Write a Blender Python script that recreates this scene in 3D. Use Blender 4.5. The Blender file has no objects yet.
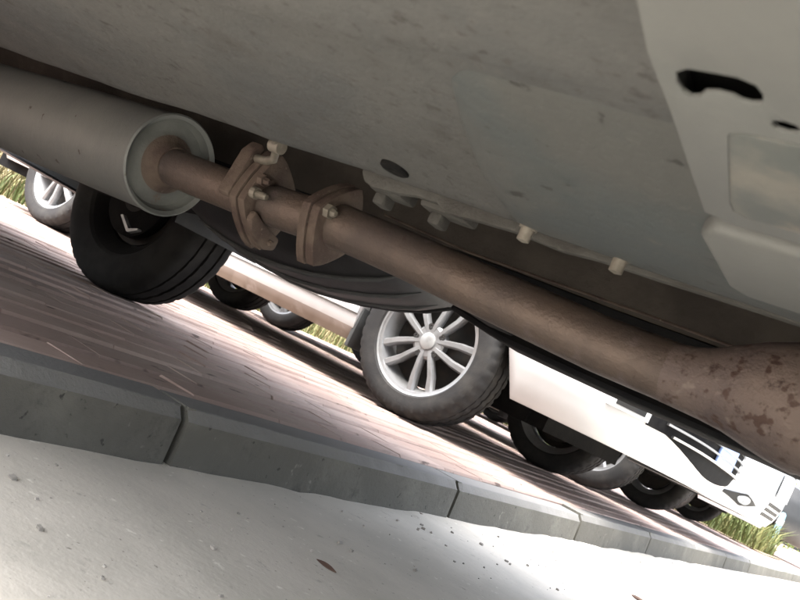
import bpy, bmesh, math, random
from mathutils import Vector, Matrix
R = math.radians
rnd = random.Random(7)
S = bpy.context.scene
C = S.collection

# ------------------------------------------------------------------ camera
cd = bpy.data.cameras.new('camera'); cam = bpy.data.objects.new('camera', cd); C.objects.link(cam)
ROLL, PITCH, PHI = R(26.0), R(3.37), R(34.13)
v = Vector((-math.sin(PHI)*math.cos(PITCH), math.cos(PHI)*math.cos(PITCH), math.sin(PITCH)))
r0 = Vector((math.cos(PHI), math.sin(PHI), 0)); u0 = r0.cross(v)
# image right = r0*cos + (-u0)*... : rolling the phone clockwise tilts the horizon down to the right
right = r0*math.cos(ROLL) + u0*math.sin(ROLL)
up = u0*math.cos(ROLL) - r0*math.sin(ROLL)
M = Matrix((right, up, -v)).transposed().to_4x4(); M.translation = Vector((.9136, 0, .2074))
cam.matrix_world = M
cd.sensor_width = 36; cd.lens = 862.4/800*36; cd.clip_start = .01; cd.clip_end = 1000
cd.dof.use_dof = True; cd.dof.focus_distance = 1.35; cd.dof.aperture_fstop = 20.0
S.camera = cam

# ------------------------------------------------------------------ sky and sun
SUN_EL, SUN_AZ = R(63), math.atan2(-1., -.15)      # azimuth of the sun in the XY plane
w = bpy.data.worlds.new('World'); S.world = w; w.use_nodes = True
nt = w.node_tree; bg = nt.nodes['Background']
sky = nt.nodes.new('ShaderNodeTexSky'); sky.sky_type = 'NISHITA'; sky.sun_disc = False
sky.sun_elevation = SUN_EL; sky.sun_rotation = math.pi/2 - SUN_AZ
sky.dust_density = 6.0; sky.air_density = .8; sky.ozone_density = .6
hz = nt.nodes.new('ShaderNodeHueSaturation'); hz.inputs['Saturation'].default_value = .45
nt.links.new(sky.outputs[0], hz.inputs['Color']); nt.links.new(hz.outputs[0], bg.inputs[0]); bg.inputs[1].default_value = .15
sl = bpy.data.lights.new('sun', 'SUN'); so = bpy.data.objects.new('sun', sl); C.objects.link(so)
sl.energy = .5; sl.angle = R(40); sl.color = (1, .95, .87)
so.rotation_euler = Vector((math.cos(SUN_AZ)*math.cos(SUN_EL), math.sin(SUN_AZ)*math.cos(SUN_EL), math.sin(SUN_EL))).to_track_quat('Z', 'Y').to_euler()
so.location = (0, -6, 8)
S.view_settings.view_transform = 'Standard'; S.view_settings.look = 'None'
S.view_settings.gamma = 1; S.view_settings.exposure = 3.4
S.render.engine = 'CYCLES'
S.cycles.max_bounces = 10; S.cycles.diffuse_bounces = 8

# ------------------------------------------------------------------ materials
MAT = {}
def mat(name, col, rough=.7, metal=0., spec=.4, col2=None, scale=8., lo=.4, hi=.65, detail=6., col3=None, scale3=40., lo3=.6, hi3=.7,
        bump=0., bscale=60., trans=0., coat=0., ramp_z=None, stretch=(1, 1, 1), rough2=None, objrand=0., world=False, spots=None, skylit=None):
    m = bpy.data.materials.new(name); m.use_nodes = True; N = m.node_tree.nodes; Lk = m.node_tree.links
    b = N['Principled BSDF']; b.inputs['Roughness'].default_value = rough; b.inputs['Metallic'].default_value = metal
    b.inputs['Specular IOR Level'].default_value = spec; b.inputs['Coat Weight'].default_value = coat
    b.inputs['Transmission Weight'].default_value = trans
    b.inputs['Base Color'].default_value = (*col, 1)
    tc = N.new('ShaderNodeTexCoord'); mp = N.new('ShaderNodeMapping'); geo = N.new('ShaderNodeNewGeometry'); Lk.new(geo.outputs['Position'] if world else tc.outputs['Object'], mp.inputs[0]); mp.inputs['Scale'].default_value = stretch
    src = None
    def noise(sc, det=6., rg=.6):
        n = N.new('ShaderNodeTexNoise'); n.inputs['Scale'].default_value = sc; n.inputs['Detail'].default_value = det; n.inputs['Roughness'].default_value = rg
        Lk.new(mp.outputs[0], n.inputs['Vector']); return n.outputs[0]
    def ramp(s, a, bb):
        q = N.new('ShaderNodeMapRange'); q.inputs[1].default_value = a; q.inputs[2].default_value = bb; q.interpolation_type = 'SMOOTHSTEP'
        Lk.new(s, q.inputs[0]); return q.outputs[0]
    def mix(f, a, bcol):
        q = N.new('ShaderNodeMix'); q.data_type = 'RGBA'; Lk.new(f, q.inputs[0])
        if isinstance(a, tuple): q.inputs[6].default_value = (*a, 1)
        else: Lk.new(a, q.inputs[6])
        if isinstance(bcol, tuple): q.inputs[7].default_value = (*bcol, 1)
        else: Lk.new(bcol, q.inputs[7])
        return q.outputs[2]
    cur = col
    if col2: f2 = ramp(noise(scale, detail), lo, hi); cur = mix(f2, cur, col2)
    if col2 and rough2 is not None:
        q = N.new('ShaderNodeMapRange'); q.inputs[3].default_value = rough; q.inputs[4].default_value = rough2; Lk.new(f2, q.inputs[0]); Lk.new(q.outputs[0], b.inputs['Roughness'])
    if col3: cur = mix(ramp(noise(scale3, 8., .7), lo3, hi3), cur, col3)
    if spots:    # small pits and grit: (colour, scale, lo, hi)
        for (pc, ps, pl_, ph) in spots: cur = mix(ramp(noise(ps, 3., .5), pl_, ph), cur, pc)
    if ramp_z:   # road dirt that clings to the lower part: (z0, z1, colour, amount)
        z0, z1, dc, amt = ramp_z
        sp = N.new('ShaderNodeSeparateXYZ'); Lk.new(tc.outputs['Object'], sp.inputs[0])
        q = N.new('ShaderNodeMapRange'); q.inputs[1].default_value = z0; q.inputs[2].default_value = z1; q.inputs[3].default_value = amt; q.inputs[4].default_value = 0; Lk.new(sp.outputs[2], q.inputs[0])
        mu = N.new('ShaderNodeMath'); mu.operation = 'MULTIPLY'; Lk.new(q.outputs[0], mu.inputs[0]); Lk.new(ramp(noise(9., 8., .6), .12, .5), mu.inputs[1])
        cur = mix(mu.outputs[0], cur, dc)
    if skylit:     # skylight painted as a lighter colour on faces that look up
        gn = N.new('ShaderNodeSeparateXYZ'); Lk.new(geo.outputs['Normal'], gn.inputs[0]); cur = mix(ramp(gn.outputs[2], .3, .8), cur, skylit)
    if objrand:
        oi = N.new('ShaderNodeObjectInfo'); hs = N.new('ShaderNodeHueSaturation')
        q = N.new('ShaderNodeMapRange'); q.inputs[3].default_value = 1-objrand; q.inputs[4].default_value = 1+objrand; Lk.new(oi.outputs['Random'], q.inputs[0]); Lk.new(q.outputs[0], hs.inputs['Value'])
        if isinstance(cur, tuple): hs.inputs['Color'].default_value = (*cur, 1)
        else: Lk.new(cur, hs.inputs['Color'])
        cur = hs.outputs[0]
    if not isinstance(cur, tuple): Lk.new(cur, b.inputs['Base Color'])
    if bump:
        bp = N.new('ShaderNodeBump'); bp.inputs['Strength'].default_value = bump; bp.inputs['Distance'].default_value = .004
        Lk.new(noise(bscale, 8., .65), bp.inputs['Height']); Lk.new(bp.outputs[0], b.inputs['Normal'])
    MAT[name] = m; return m

mat('road_dust', (0.565, 0.5301, 0.464), .95, spec=.12, col2=(0.4633, 0.4389, 0.3828), scale=4, lo=.35, hi=.7, col3=(0.339, 0.3192, 0.2784), scale3=26, lo3=.60, hi3=.74, bump=.28, bscale=90, world=True, spots=[((0.2486, 0.228, 0.1972), 120, .68, .74), ((0.678, 0.6498, 0.58), 60, .66, .76)])
mat('kerb_concrete', (0.09, 0.088, 0.07744), .9, spec=.15, col2=(0.1215, 0.1188, 0.1038), scale=7, lo=.4, hi=.7, col3=(0.054, 0.0528, 0.04928), scale3=16, lo3=.52, hi3=.75, bump=.6, bscale=110, objrand=.12, skylit=(0.1575, 0.1558, 0.1496), spots=[((0.18, 0.1716, 0.154), 40, .67, .76), ((0.045, 0.044, 0.04048), 60, .66, .72)])  # kerb top and chamfer get their skylight painted into the colour
mat('joint_sand', (.055, .05, .045), 1, spec=.1, col2=(.09, .082, .072), scale=30, bump=.6)
mat('brick_red', (0.2668, 0.196, 0.1674), .85, spec=.2, col2=(0.3406, 0.2705, 0.2345), scale=4, lo=.38, hi=.68, col3=(0.176, 0.1276, 0.1072), scale3=8, lo3=.53, hi3=.75, bump=.35, bscale=120, objrand=.14, world=True, stretch=(1, .5, 1), spots=[((0.1022, 0.07656, 0.06508), 26, .64, .74)])
mat('soil', (.20, .16, .11), 1, spec=.1, col2=(.30, .25, .17), scale=3, bump=.6, bscale=30)
mat('dry_grass', (0.1989, 0.1602, 0.08288), .8, col2=(0.1216, 0.1105, 0.04972), scale=3, lo=.4, hi=.6)
mat('green_grass', (0.05363, 0.07313, 0.01706), .7, col2=(0.1219, 0.117, 0.039), scale=2.5, lo=.45, hi=.65)
mat('leaf_green', (.07, .11, .025), .6, col2=(.16, .18, .04), scale=4, lo=.4, hi=.65)
mat('bark', (.10, .075, .05), .95, bump=.8, bscale=25)
mat('stone_bits', (.30, .28, .25), .9, col2=(.18, .17, .15), scale=9)
mat('dead_leaf', (.085, .05, .038), .85, col2=(.13, .085, .06), scale=60)
# the van's underside
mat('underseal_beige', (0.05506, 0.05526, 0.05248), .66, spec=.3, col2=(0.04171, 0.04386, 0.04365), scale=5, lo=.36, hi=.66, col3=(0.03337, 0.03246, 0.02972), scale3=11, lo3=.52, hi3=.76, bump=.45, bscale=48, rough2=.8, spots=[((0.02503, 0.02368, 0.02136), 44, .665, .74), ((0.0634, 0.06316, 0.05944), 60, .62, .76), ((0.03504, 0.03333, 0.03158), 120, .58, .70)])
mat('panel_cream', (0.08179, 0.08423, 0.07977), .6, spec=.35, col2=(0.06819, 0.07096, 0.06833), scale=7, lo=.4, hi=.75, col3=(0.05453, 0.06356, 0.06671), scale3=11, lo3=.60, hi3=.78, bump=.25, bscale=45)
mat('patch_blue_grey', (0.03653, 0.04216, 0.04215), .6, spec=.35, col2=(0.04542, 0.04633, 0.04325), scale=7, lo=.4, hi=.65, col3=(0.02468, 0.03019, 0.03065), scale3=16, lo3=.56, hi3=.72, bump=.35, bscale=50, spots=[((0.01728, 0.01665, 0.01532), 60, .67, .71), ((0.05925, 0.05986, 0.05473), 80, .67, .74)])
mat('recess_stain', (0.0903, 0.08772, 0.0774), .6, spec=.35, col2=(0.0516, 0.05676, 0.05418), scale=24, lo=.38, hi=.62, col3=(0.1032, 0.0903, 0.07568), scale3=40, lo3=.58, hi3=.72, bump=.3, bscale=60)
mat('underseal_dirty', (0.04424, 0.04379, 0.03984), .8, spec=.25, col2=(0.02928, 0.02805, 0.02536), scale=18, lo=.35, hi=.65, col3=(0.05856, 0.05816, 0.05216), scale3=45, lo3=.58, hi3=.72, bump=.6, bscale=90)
mat('tyre_black', (.011, .011, .011), .85, spec=.12, col2=(.02, .02, .019), scale=10)
mat('underseal_dark', (.0045, .0045, .0048), .9, spec=.08, col2=(.008, .0078, .0075), scale=12, bump=.4, bscale=60)
mat('tunnel_brown', (0.0275, 0.0235, 0.02), .85, spec=.2, col2=(0.045, 0.039, 0.0325), scale=9, bump=.4)
mat('exhaust_rust', (0.09199, 0.06974, 0.05696), .42, metal=.5, spec=.4, col2=(0.05791, 0.04649, 0.04232), scale=9, lo=.35, hi=.7, col3=(0.03407, 0.01816, 0.01302), scale3=55, lo3=.63, hi3=.75, bump=.4, bscale=160, rough2=.65, spots=[((0.109, 0.08719, 0.08137), 30, .62, .74)])
mat('converter_rust', (0.113, 0.08765, 0.07607), .58, metal=.35, spec=.35, col2=(0.064, 0.05033, 0.05102), scale=9, lo=.36, hi=.70, col3=(0.04141, 0.02598, 0.02226), scale3=60, lo3=.56, hi3=.68, bump=.5, bscale=140, spots=[((0.04894, 0.02923, 0.02319), 90, .56, .66), ((0.128, 0.1055, 0.09277), 64, .62, .72)])
mat('muffler_grey', (0.1168, 0.1219, 0.1161), .6, metal=.35, spec=.35, col2=(0.09009, 0.09649, 0.09474), scale=5, lo=.35, hi=.7, col3=(0.1001, 0.04825, 0.02043), scale3=10, lo3=.685, hi3=.76, bump=.2, bscale=70, spots=[((0.04171, 0.03509, 0.02786), 40, .70, .74)])
mat('muffler_cap', (0.1062, 0.1122, 0.1054), .7, metal=.25, spec=.3, col2=(0.07225, 0.0765, 0.0731), scale=14, lo=.35, hi=.68, col3=(0.06375, 0.034, 0.0204), scale3=22, lo3=.60, hi3=.74, bump=.3, bscale=80)
mat('flange_rust', (0.0738, 0.05535, 0.04382), .75, metal=.2, spec=.3, col2=(0.04152, 0.02768, 0.02306), scale=30, lo=.4, hi=.65, col3=(0.1384, 0.1153, 0.09225), scale3=60, lo3=.6, hi3=.7, bump=.5, bscale=130)
mat('zinc_dirty', (0.1464, 0.1337, 0.1114), .55, metal=.3, col2=(0.09545, 0.08593, 0.07), scale=60)
mat('steel_dull', (.30, .31, .31), .5, metal=.6, col2=(.2, .2, .2), scale=20)
mat('black_plastic', (.010, .0105, .011), .55, spec=.2, col2=(.016, .016, .0155), scale=14)
mat('grille_black', (.006, .006, .0065), .9, spec=.05, col2=(.010, .010, .010), scale=14)
mat('shield_grey', (.060, .064, .066), .6, spec=.3, col2=(.042, .045, .046), scale=12)
mat('tank_grey', (0.0187, 0.0198, 0.02035), .55, spec=.3, col2=(0.0099, 0.01045, 0.01073), scale=9, bump=.15)
mat('tyre_rubber', (.016, .016, .0165), .75, spec=.25, col2=(.030, .029, .027), scale=10, lo=.4, hi=.7, bump=.25, bscale=140)
mat('tyre_dusty', (.075, .073, .068), .85, spec=.25, col2=(.11, .105, .095), scale=8, lo=.4, hi=.7, bump=.3, bscale=120)
mat('alloy_silver', (0.2525, 0.2588, 0.265), .4, metal=.6, spec=.4, col2=(0.2083, 0.2114, 0.2145), scale=14)
mat('brake_dark', (.010, .0098, .0095), .8, metal=.2, col2=(.02, .016, .013), scale=20)
DIRT = (.16, .13, .10)
mat('paint_white', (.43, .43, .435), .3, spec=.5, coat=.4, ramp_z=(.20, .26, DIRT, 1.0), col2=(.40, .40, .40), scale=2)
mat('paint_silverwhite', (0.425, 0.4505, 0.4785), .28, spec=.5, coat=.6, ramp_z=(.15, .30, DIRT, .5), col2=(0.391, 0.4165, 0.4437), scale=2)
mat('paint_dark', (.009, .0105, .012), .45, spec=.3, coat=.15, ramp_z=(.15, .5, (.14, .12, .10), .5))
mat('paint_champagne', (.50, .46, .38), .32, metal=.2, spec=.5, coat=.5, ramp_z=(.3, .55, DIRT, .6))
mat('glass_dark', (.02, .025, .028), .05, spec=.8)
mat('chrome_dull', (.30, .305, .31), .3, metal=.9)
mat('lamp_clear', (.22, .235, .25), .15, metal=.3, spec=.5, col2=(.12, .13, .14), scale=30)
mat('lamp_red', (.35, .02, .02), .2, spec=.6)
mat('plate_blue', (.16, .22, .40), .5, spec=.2)
mat('plate_grey', (.42, .43, .44), .45)
mat('post_blue', (.11, .19, .22), .6, spec=.2, col2=(.15, .22, .24), scale=10)

# ------------------------------------------------------------------ mesh helpers
class MB:
    def __init__(s): s.v = []; s.f = []
    def add(s, vs, fs):
        o = len(s.v); s.v += [tuple(p) for p in vs]; s.f += [tuple(i+o for i in q) for q in fs]; return s
    def box(s, c, d, rot=None, ch=0.):
        cx, cy, cz = c; x, y, z = d[0]/2, d[1]/2, d[2]/2
        P = [Vector((sx*x, sy*y, sz*z)) for sz in (-1, 1) for sy in (-1, 1) for sx in (-1, 1)]
        if rot is not None: P = [rot @ p for p in P]
        return s.add([p+Vector(c) for p in P], [(0, 2, 3, 1), (4, 5, 7, 6), (0, 1, 5, 4), (2, 6, 7, 3), (0, 4, 6, 2), (1, 3, 7, 5)])
    def tube(s, path, rad, n=14, cap=True):
        path = [Vector(p) for p in path]; rad = rad if isinstance(rad, (list, tuple)) else [rad]*len(path)
        vs, fs = [], []; prev = None
        for i, p in enumerate(path):
            t = (path[min(i+1, len(path)-1)]-path[max(i-1, 0)]).normalized()
            if prev is None: a = t.orthogonal().normalized()
            else: a = (prev - t*prev.dot(t)).normalized()
            prev = a; b = t.cross(a)
            vs += [p+(a*math.cos(2*math.pi*k/n)+b*math.sin(2*math.pi*k/n))*rad[i] for k in range(n)]
        for i in range(len(path)-1):
            fs += [(i*n+k, i*n+(k+1) % n, (i+1)*n+(k+1) % n, (i+1)*n+k) for k in range(n)]
        if cap: fs += [tuple(range(n))[::-1], tuple((len(path)-1)*n+k for k in range(n))]
        return s.add(vs, fs)
    def lathe(s, prof, o, axis='X', n=48, closed=False, fn=None):
        """prof: (along, radius) pairs round an axis through o"""
        o = Vector(o); vs, fs = [], []; m = len(prof)
        for k in range(n):
            c, q = math.cos(2*math.pi*k/n), math.sin(2*math.pi*k/n)
            for j, (a, r) in enumerate(prof):
                if fn: r = fn(j, k, a, r)
                vs.append(o+(Vector((a, r*c, r*q)) if axis == 'X' else Vector((r*c, a, r*q)) if axis == 'Y' else Vector((r*c, r*q, a))))
        mm = m if closed else m-1
        for k in range(n):
            for j in range(mm):
                j2 = (j+1) % m
                fs.append((k*m+j, k*m+j2, ((k+1) % n)*m+j2, ((k+1) % n)*m+j))
        return s.add(vs, fs)
    def prism(s, pts, ax, a0, a1):
        """polygon in the two other axes extruded along ax"""
        def P(p, a): return {'X': (a, p[0], p[1]), 'Y': (p[0], a, p[1]), 'Z': (p[0], p[1], a)}[ax]
        n = len(pts); vs = [P(p, a0) for p in pts]+[P(p, a1) for p in pts]
        return s.add(vs, [tuple(range(n))[::-1], tuple(range(n, 2*n))]+[(i, (i+1) % n, n+(i+1) % n, n+i) for i in range(n)])
    def grid(s, nu, nv, fn, wrap=False):
        vs = [fn(i, j) for i in range(nu) for j in range(nv)]
        iu = nu if wrap else nu-1
        return s.add(vs, [(i*nv+j, ((i+1) % nu)*nv+j, ((i+1) % nu)*nv+j+1, i*nv+j+1) for i in range(iu) for j in range(nv-1)])
    def mesh(s, name, m, smooth=True, bevel=0., seg=2, ang=40, solid=0.):
        me = bpy.data.meshes.new(name); me.from_pydata(s.v, [], s.f)
        bm = bmesh.new(); bm.from_mesh(me); bmesh.ops.recalc_face_normals(bm, faces=bm.faces)
        if solid: bmesh.ops.solidify(bm, geom=bm.faces[:], thickness=solid)
        if bevel:
            es = [e for e in bm.edges if len(e.link_faces) == 2 and e.calc_face_angle(0) > R(30)]
            bmesh.ops.bevel(bm, geom=es, offset=bevel, segments=seg, affect='EDGES', profile=.5)
        for f in bm.faces: f.smooth = smooth
        if smooth:
            for e in bm.edges: e.smooth = not (len(e.link_faces) == 2 and e.calc_face_angle(0) > R(ang))
        bm.to_mesh(me); bm.free(); me.materials.append(MAT[m]); return me
    def obj(s, name, m, parent=None, **k): return link(name, s.mesh(name, m, **k), parent)
def link(name, me, parent=None, loc=None):
    o = bpy.data.objects.new(name, me); C.objects.link(o)
    if parent is not None: o.parent = parent
    if loc is not None: o.location = loc
    return o
def tag(o, label, cat, group=None):
    o['label'] = label; o['category'] = cat
    if group: o['group'] = group
    return o
def empty(name, loc=(0, 0, 0)):
    o = link(name, None); o.location = loc; o.empty_display_size = .2; return o
def structure(o): o['kind'] = 'structure'; return o
def stuff(o): o['kind'] = 'stuff'; return o
def lerp_tab(tab, x):
    if x <= tab[0][0]: return tab[0][1]
    for (a, b), (c, d) in zip(tab, tab[1:]):
        if x <= c: return b+(d-b)*(x-a)/(c-a)
    return tab[-1][1]
def vn(x, y, s=1., seed=0):    # smooth value noise for uneven sheets
    x = x*s+seed*17.3; y = y*s-seed*5.1
    return (math.sin(x*1.7+1.3*math.sin(y*1.1+seed))+math.sin(y*2.3+1.7*math.sin(x*.9))+.5*math.sin(x*4.1+y*3.3)+.5*math.sin(y*5.3-x*2.9))/3

# ------------------------------------------------------------------ ground, road, kerb, pavement
g = MB(); g.add([(-400, -400, -.16), (400, -400, -.16), (400, 400, -.16), (-400, 400, -.16)], [(0, 1, 2, 3)])
structure(g.obj('ground', 'soil'))
KH = .09
m = MB()
xs_ = [-.02, .02, .05, .09]+[.09+.05*i for i in range(1, 40)]+[2.4, 3, 4, 6, 9]
ys_ = [-8, -5, -3, -2]+[-1+.05*i for i in range(120)]+[5.2, 5.6, 6, 6.5, 7, 8, 9, 10, 12, 14, 17, 20, 25, 40]
def roadz(i, j):
    x, y = xs_[i], ys_[j]
    near = math.exp(-max(x-.02, 0)/.035)
    return (x, y, -KH-.004+.003*vn(x, y, 2.2)+.002*vn(x, y, 7, 3)+near*(.003+.002*vn(0, y, 3.1, 2)+.0025*vn(0, y, 14, 2)))
m.grid(len(xs_), len(ys_), roadz)
structure(m.obj('road', 'road_dust'))
m = MB()
for k in range(260):       # loose grit on the road
    x, y = .03+abs(rnd.gauss(0, .45)), rnd.uniform(.3, 4.5)
    s_ = rnd.choice([.0012, .0018, .0025, .004]) if k % 40 else .005
    z = -KH-.004+.003*vn(x, y, 2.2)+.002*vn(x, y, 7, 3)
    rot = Matrix.Rotation(rnd.uniform(0, 6.3), 3, 'Z') @ Matrix.Rotation(rnd.uniform(0, 1), 3, 'X')
    m.box((x, y, z+s_*.4), (s_*rnd.uniform(1, 2.2), s_*rnd.uniform(.8, 1.6), s_), rot)
tag(stuff(m.obj('road_grit', 'stone_bits', smooth=False)), 'small grit scattered over the dusty road below the kerb', 'gravel')

KL, KY0 = .9524, .961
kerb = structure(link('kerb', None))
def stone_mesh(i):
    rr = random.Random(i); mb = MB(); n = 60
    prof = [(-.075, -.16), (-.075, .0), (-.003, .0), (.000, -.001), (.0125, -.0155), (.0140, -.018), (.018, -.16)]
    L = KL-.014
    def f(a, b):
        y = -L/2+L*a/n; x, z = prof[b]
        e = 1 if a in (0, n) else 0
        chip = (.0018*vn(y*9, i, 1, i)+.0022*max(0, vn(y*37, i, 1, 2))+.003*max(0, vn(y*90, i*3, 1, 5)-.45)) if b in (2, 3, 4, 5) else .001*vn(y*14, b, 1, i)
        return (x-(.003*e if b in (3, 4, 5) else 0)-max(chip, -.002)*(.9 if b != 2 else .3), y, z-(max(chip, 0)*.8+.003*e if b in (3, 4) else 0))
    mb.grid(n+1, len(prof), f)
    k = len(prof); mb.f.append(tuple(range(k))); mb.f.append(tuple(n*k+q for q in range(k))[::-1])
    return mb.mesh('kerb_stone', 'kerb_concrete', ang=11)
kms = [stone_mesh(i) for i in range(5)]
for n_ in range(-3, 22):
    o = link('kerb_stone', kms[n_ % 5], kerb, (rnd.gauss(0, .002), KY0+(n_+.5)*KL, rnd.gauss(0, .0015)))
    o.rotation_euler = (rnd.gauss(0, .002), rnd.gauss(0, .006), rnd.gauss(0, .002))
# mortar bed behind and below the stones
MB().box((-.035, 9.0, -.12), (.06, 26, .12)).obj('mortar', 'joint_sand', kerb)

pav = MB(); pav.grid(2, 2, lambda i, j: ([-5.0, -.074][i], [-4, 24][j], -.014))
pave = structure(pav.obj('pavement', 'joint_sand'))
BX, BY, BZ = .115, .235, .05
def brick_mesh(i):
    rr = random.Random(50+i); a, b = BX/2-.0075, BY/2-.0006; c = .005
    mb = MB()
    j = lambda s: rr.uniform(-s, s)
    P = [(sx*a+j(.0015), sy*b+j(.002), -BZ) for sx, sy in ((-1, -1), (1, -1), (1, 1), (-1, 1))]
    Q = [(x, y, -.006+j(.001)) for x, y, z in P]
    T = [(x*(1-c/a), y*(1-.0012/b), j(.0006)) for x, y, z in P]
    mb.add(P+Q+T, [(i, (i+1) % 4, 4+(i+1) % 4, 4+i) for i in range(4)]+[(4+i, 4+(i+1) % 4, 8+(i+1) % 4, 8+i) for i in range(4)]+[(8, 9, 10, 11)])
    return mb
bmb = [brick_mesh(i) for i in range(6)]; bms = [b.mesh('brick', 'brick_red', smooth=False) for b in bmb]
spots = []
for i in range(40):
    x = -.078-BX*(i+.5); rz_ = random.Random(i*7).gauss(0, .0016); ry_ = (-.012+random.Random(i*13+5).gauss(0, .010))
    for j in range(-12, 85):
        y = (j+(.5 if i % 2 else 0))*BY
        z = .004*vn(x, y, 1.3, 4)+.0012*vn(x, y, 3.1, 1)+rz_+rnd.gauss(0, .00035)
        rot = (rnd.gauss(0, .001), ry_+rnd.gauss(0, .003), rnd.gauss(0, .003))
        d = Vector((x-.9136, y, -.2)); dep = d.dot(v); a_ = d.dot(r0)/max(dep, .01)
        vis = dep > .2 and -.55 < a_ < .6
        spots.append((dep if vis else 99+abs(y), x, y, z, rot, rnd.randrange(6)))
spots.sort()
for dep, x, y, z, rot, k in spots[:300]:
    o = link('brick', bms[k], pave, (x+rnd.gauss(0, .0008), y, z)); o.rotation_euler = rot
m = MB()
from mathutils import Euler
for dep, x, y, z, rot, k in spots[300:]:
    q = Euler(rot).to_matrix(); m.add([q @ Vector(p)+Vector((x, y, z)) for p in bmb[k].v], bmb[k].f)
o = stuff(m.obj('brick', 'brick_red', pave, smooth=False))

# grass strip behind the parking bays and a planting bed further along the kerb
def blades(n, area, h0, h1, wd, lean, matn, name, label, cat='grass', zb=-.02):
    mb = MB()
    for k in range(n):
        x, y = rnd.uniform(area[0], area[1]), rnd.uniform(area[2], area[3])
        h = rnd.uniform(h0, h1); a = rnd.uniform(0, 6.28); l = rnd.uniform(.1, lean)*h
        dx, dy = math.cos(a), math.sin(a); wx, wy = -dy*wd, dx*wd
        p = [(x-wx, y-wy, zb), (x+wx, y+wy, zb), (x+dx*l*.4+wx*.8, y+dy*l*.4+wy*.8, zb+h*.6), (x+dx*l*.4-wx*.8, y+dy*l*.4-wy*.8, zb+h*.6), (x+dx*l, y+dy*l, zb+h*rnd.uniform(.75, 1))]
        mb.add(p, [(0, 1, 2, 3), (3, 2, 4)])
    return tag(stuff(mb.obj(name, matn, smooth=False)), label, cat)
m = MB(); m.grid(20, 60, lambda i, j: (-12+7.02*i/19, -6+40*j/59, -.03+.03*vn(i, j, .7)))
structure(m.obj('verge', 'soil'))
blades(9000, (-9, -4.98, 1, 13), .10, .55, .006, 1.1, 'dry_grass', 'dry_grass', 'tall straw coloured dry grass on the verge behind the cars')
blades(7000, (-7, -4.98, 2, 14), .05, .28, .006, 1.0, 'green_grass', 'green_grass', 'short green grass along the edge of the brick parking bays')
m = MB(); m.grid(10, 10, lambda i, j: (-4.5+4.1*i/9, 10.35+1.75*j/9, .012+.02*math.sin(math.pi*i/9)*math.sin(math.pi*j/9)))
structure(m.obj('planting_bed', 'soil'))
blades(5000, (-4.4, -.5, 10.4, 12.0), .15, .5, .008, 1.0, 'green_grass', 'bed_grass', 'yellow green leafy plants growing in the bed past the white hatchback', 'plants', 0.0)

# shrubs along the verge: leaf clumps through the crown's volume on a few stems
def shrub(loc, h, rad, n, label, grp):
    e = empty('shrub', loc); s = MB(); f = MB()
    for k in range(6):
        a = rnd.uniform(0, 6.28); t = Vector((math.cos(a)*rad*.5, math.sin(a)*rad*.5, h*rnd.uniform(.5, .8)))
        s.tube([(0, 0, 0), t*.5+Vector((0, 0, h*.08)), t], [.03, .018, .008], 6)
    for k in range(n):
        a, q, r_ = rnd.uniform(0, 6.28), rnd.uniform(-1, 1), rnd.uniform(.35, 1)**.5
        lump = 1+.25*math.sin(a*3+q*4)
        c = Vector((math.cos(a)*math.sqrt(1-q*q)*rad*r_*lump, math.sin(a)*math.sqrt(1-q*q)*rad*r_*lump, h*.55+q*h*.45*r_))
        A = Vector((rnd.gauss(0, 1), rnd.gauss(0, 1), rnd.gauss(0, .7))).normalized(); B = A.orthogonal().normalized(); l = rnd.uniform(.03, .06)
        f.add([c-A*l, c+B*l*.45, c+A*l, c-B*l*.45], [(0, 1, 2, 3)])
    s.obj('stem', 'bark', e); f.obj('foliage', 'leaf_green', e, smooth=False)
    return tag(e, label, 'shrub', grp)
for y, wh in ((1.0, 'the beige van'), (3.7, 'the white saloon'), (5.9, 'the white minivan'), (9.1, 'the white hatchback'), (13.2, 'the dark grey car')):
    shrub((-8.6+rnd.uniform(-.5, .5), y, -.02), rnd.uniform(1.1, 1.7), rnd.uniform(.8, 1.1), 1500, 'leafy green shrub on the dry verge straight behind '+wh, 'shrubs along the verge')
shrub((-1.3, 17.2, -.02), 1.3, .9, 2200, 'light green bush at the kerb end beyond the dark car', None)

# ------------------------------------------------------------------ wheels
def tyre_mesh(Rt, wd, rim, matn='tyre_rubber', n=160):
    q_ = .45 if matn == 'tyre_black' else .8
    h = wd/2
    prof = [(-h*.80, rim-.004), (-h*.97, rim+.012), (-h*1.0, rim+(Rt-rim)*.35), (-h*1.03, rim+(Rt-rim)*.55), (-h*.98, rim+(Rt-rim)*.78), (-h*.92, Rt-.014), (-h*.84, Rt-.006), (-h*.70, Rt-.0015),
            (-h*.50, Rt), (-h*.49, Rt-.007), (-h*.42, Rt-.007), (-h*.41, Rt+.0005), (-h*.06, Rt+.001), (-h*.05, Rt-.007), (h*.05, Rt-.007), (h*.06, Rt+.001),
            (h*.41, Rt+.0005), (h*.42, Rt-.007), (h*.49, Rt-.007), (h*.50, Rt), (h*.70, Rt-.0015), (h*.84, Rt-.006), (h*.92, Rt-.014), (h*.98, rim+(Rt-rim)*.78), (h*1.03, rim+(Rt-rim)*.55), (h*1.0, rim+(Rt-rim)*.35), (h*.97, rim+.012), (h*.80, rim-.004)]
    def fn(j, k, a, r):
        if j in (6, 7, 20, 21) and k % 4 == 0: return r-.008*q_
        if j in (5, 22) and k % 4 == 0: return r-.005*q_
        if j in (11, 12, 15, 16) and k % 4 == 2: return r-.005*q_
        return r
    return MB().lathe(prof, (0, 0, 0), 'Y', n, fn=fn).mesh('tyre', matn, ang=38)
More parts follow.
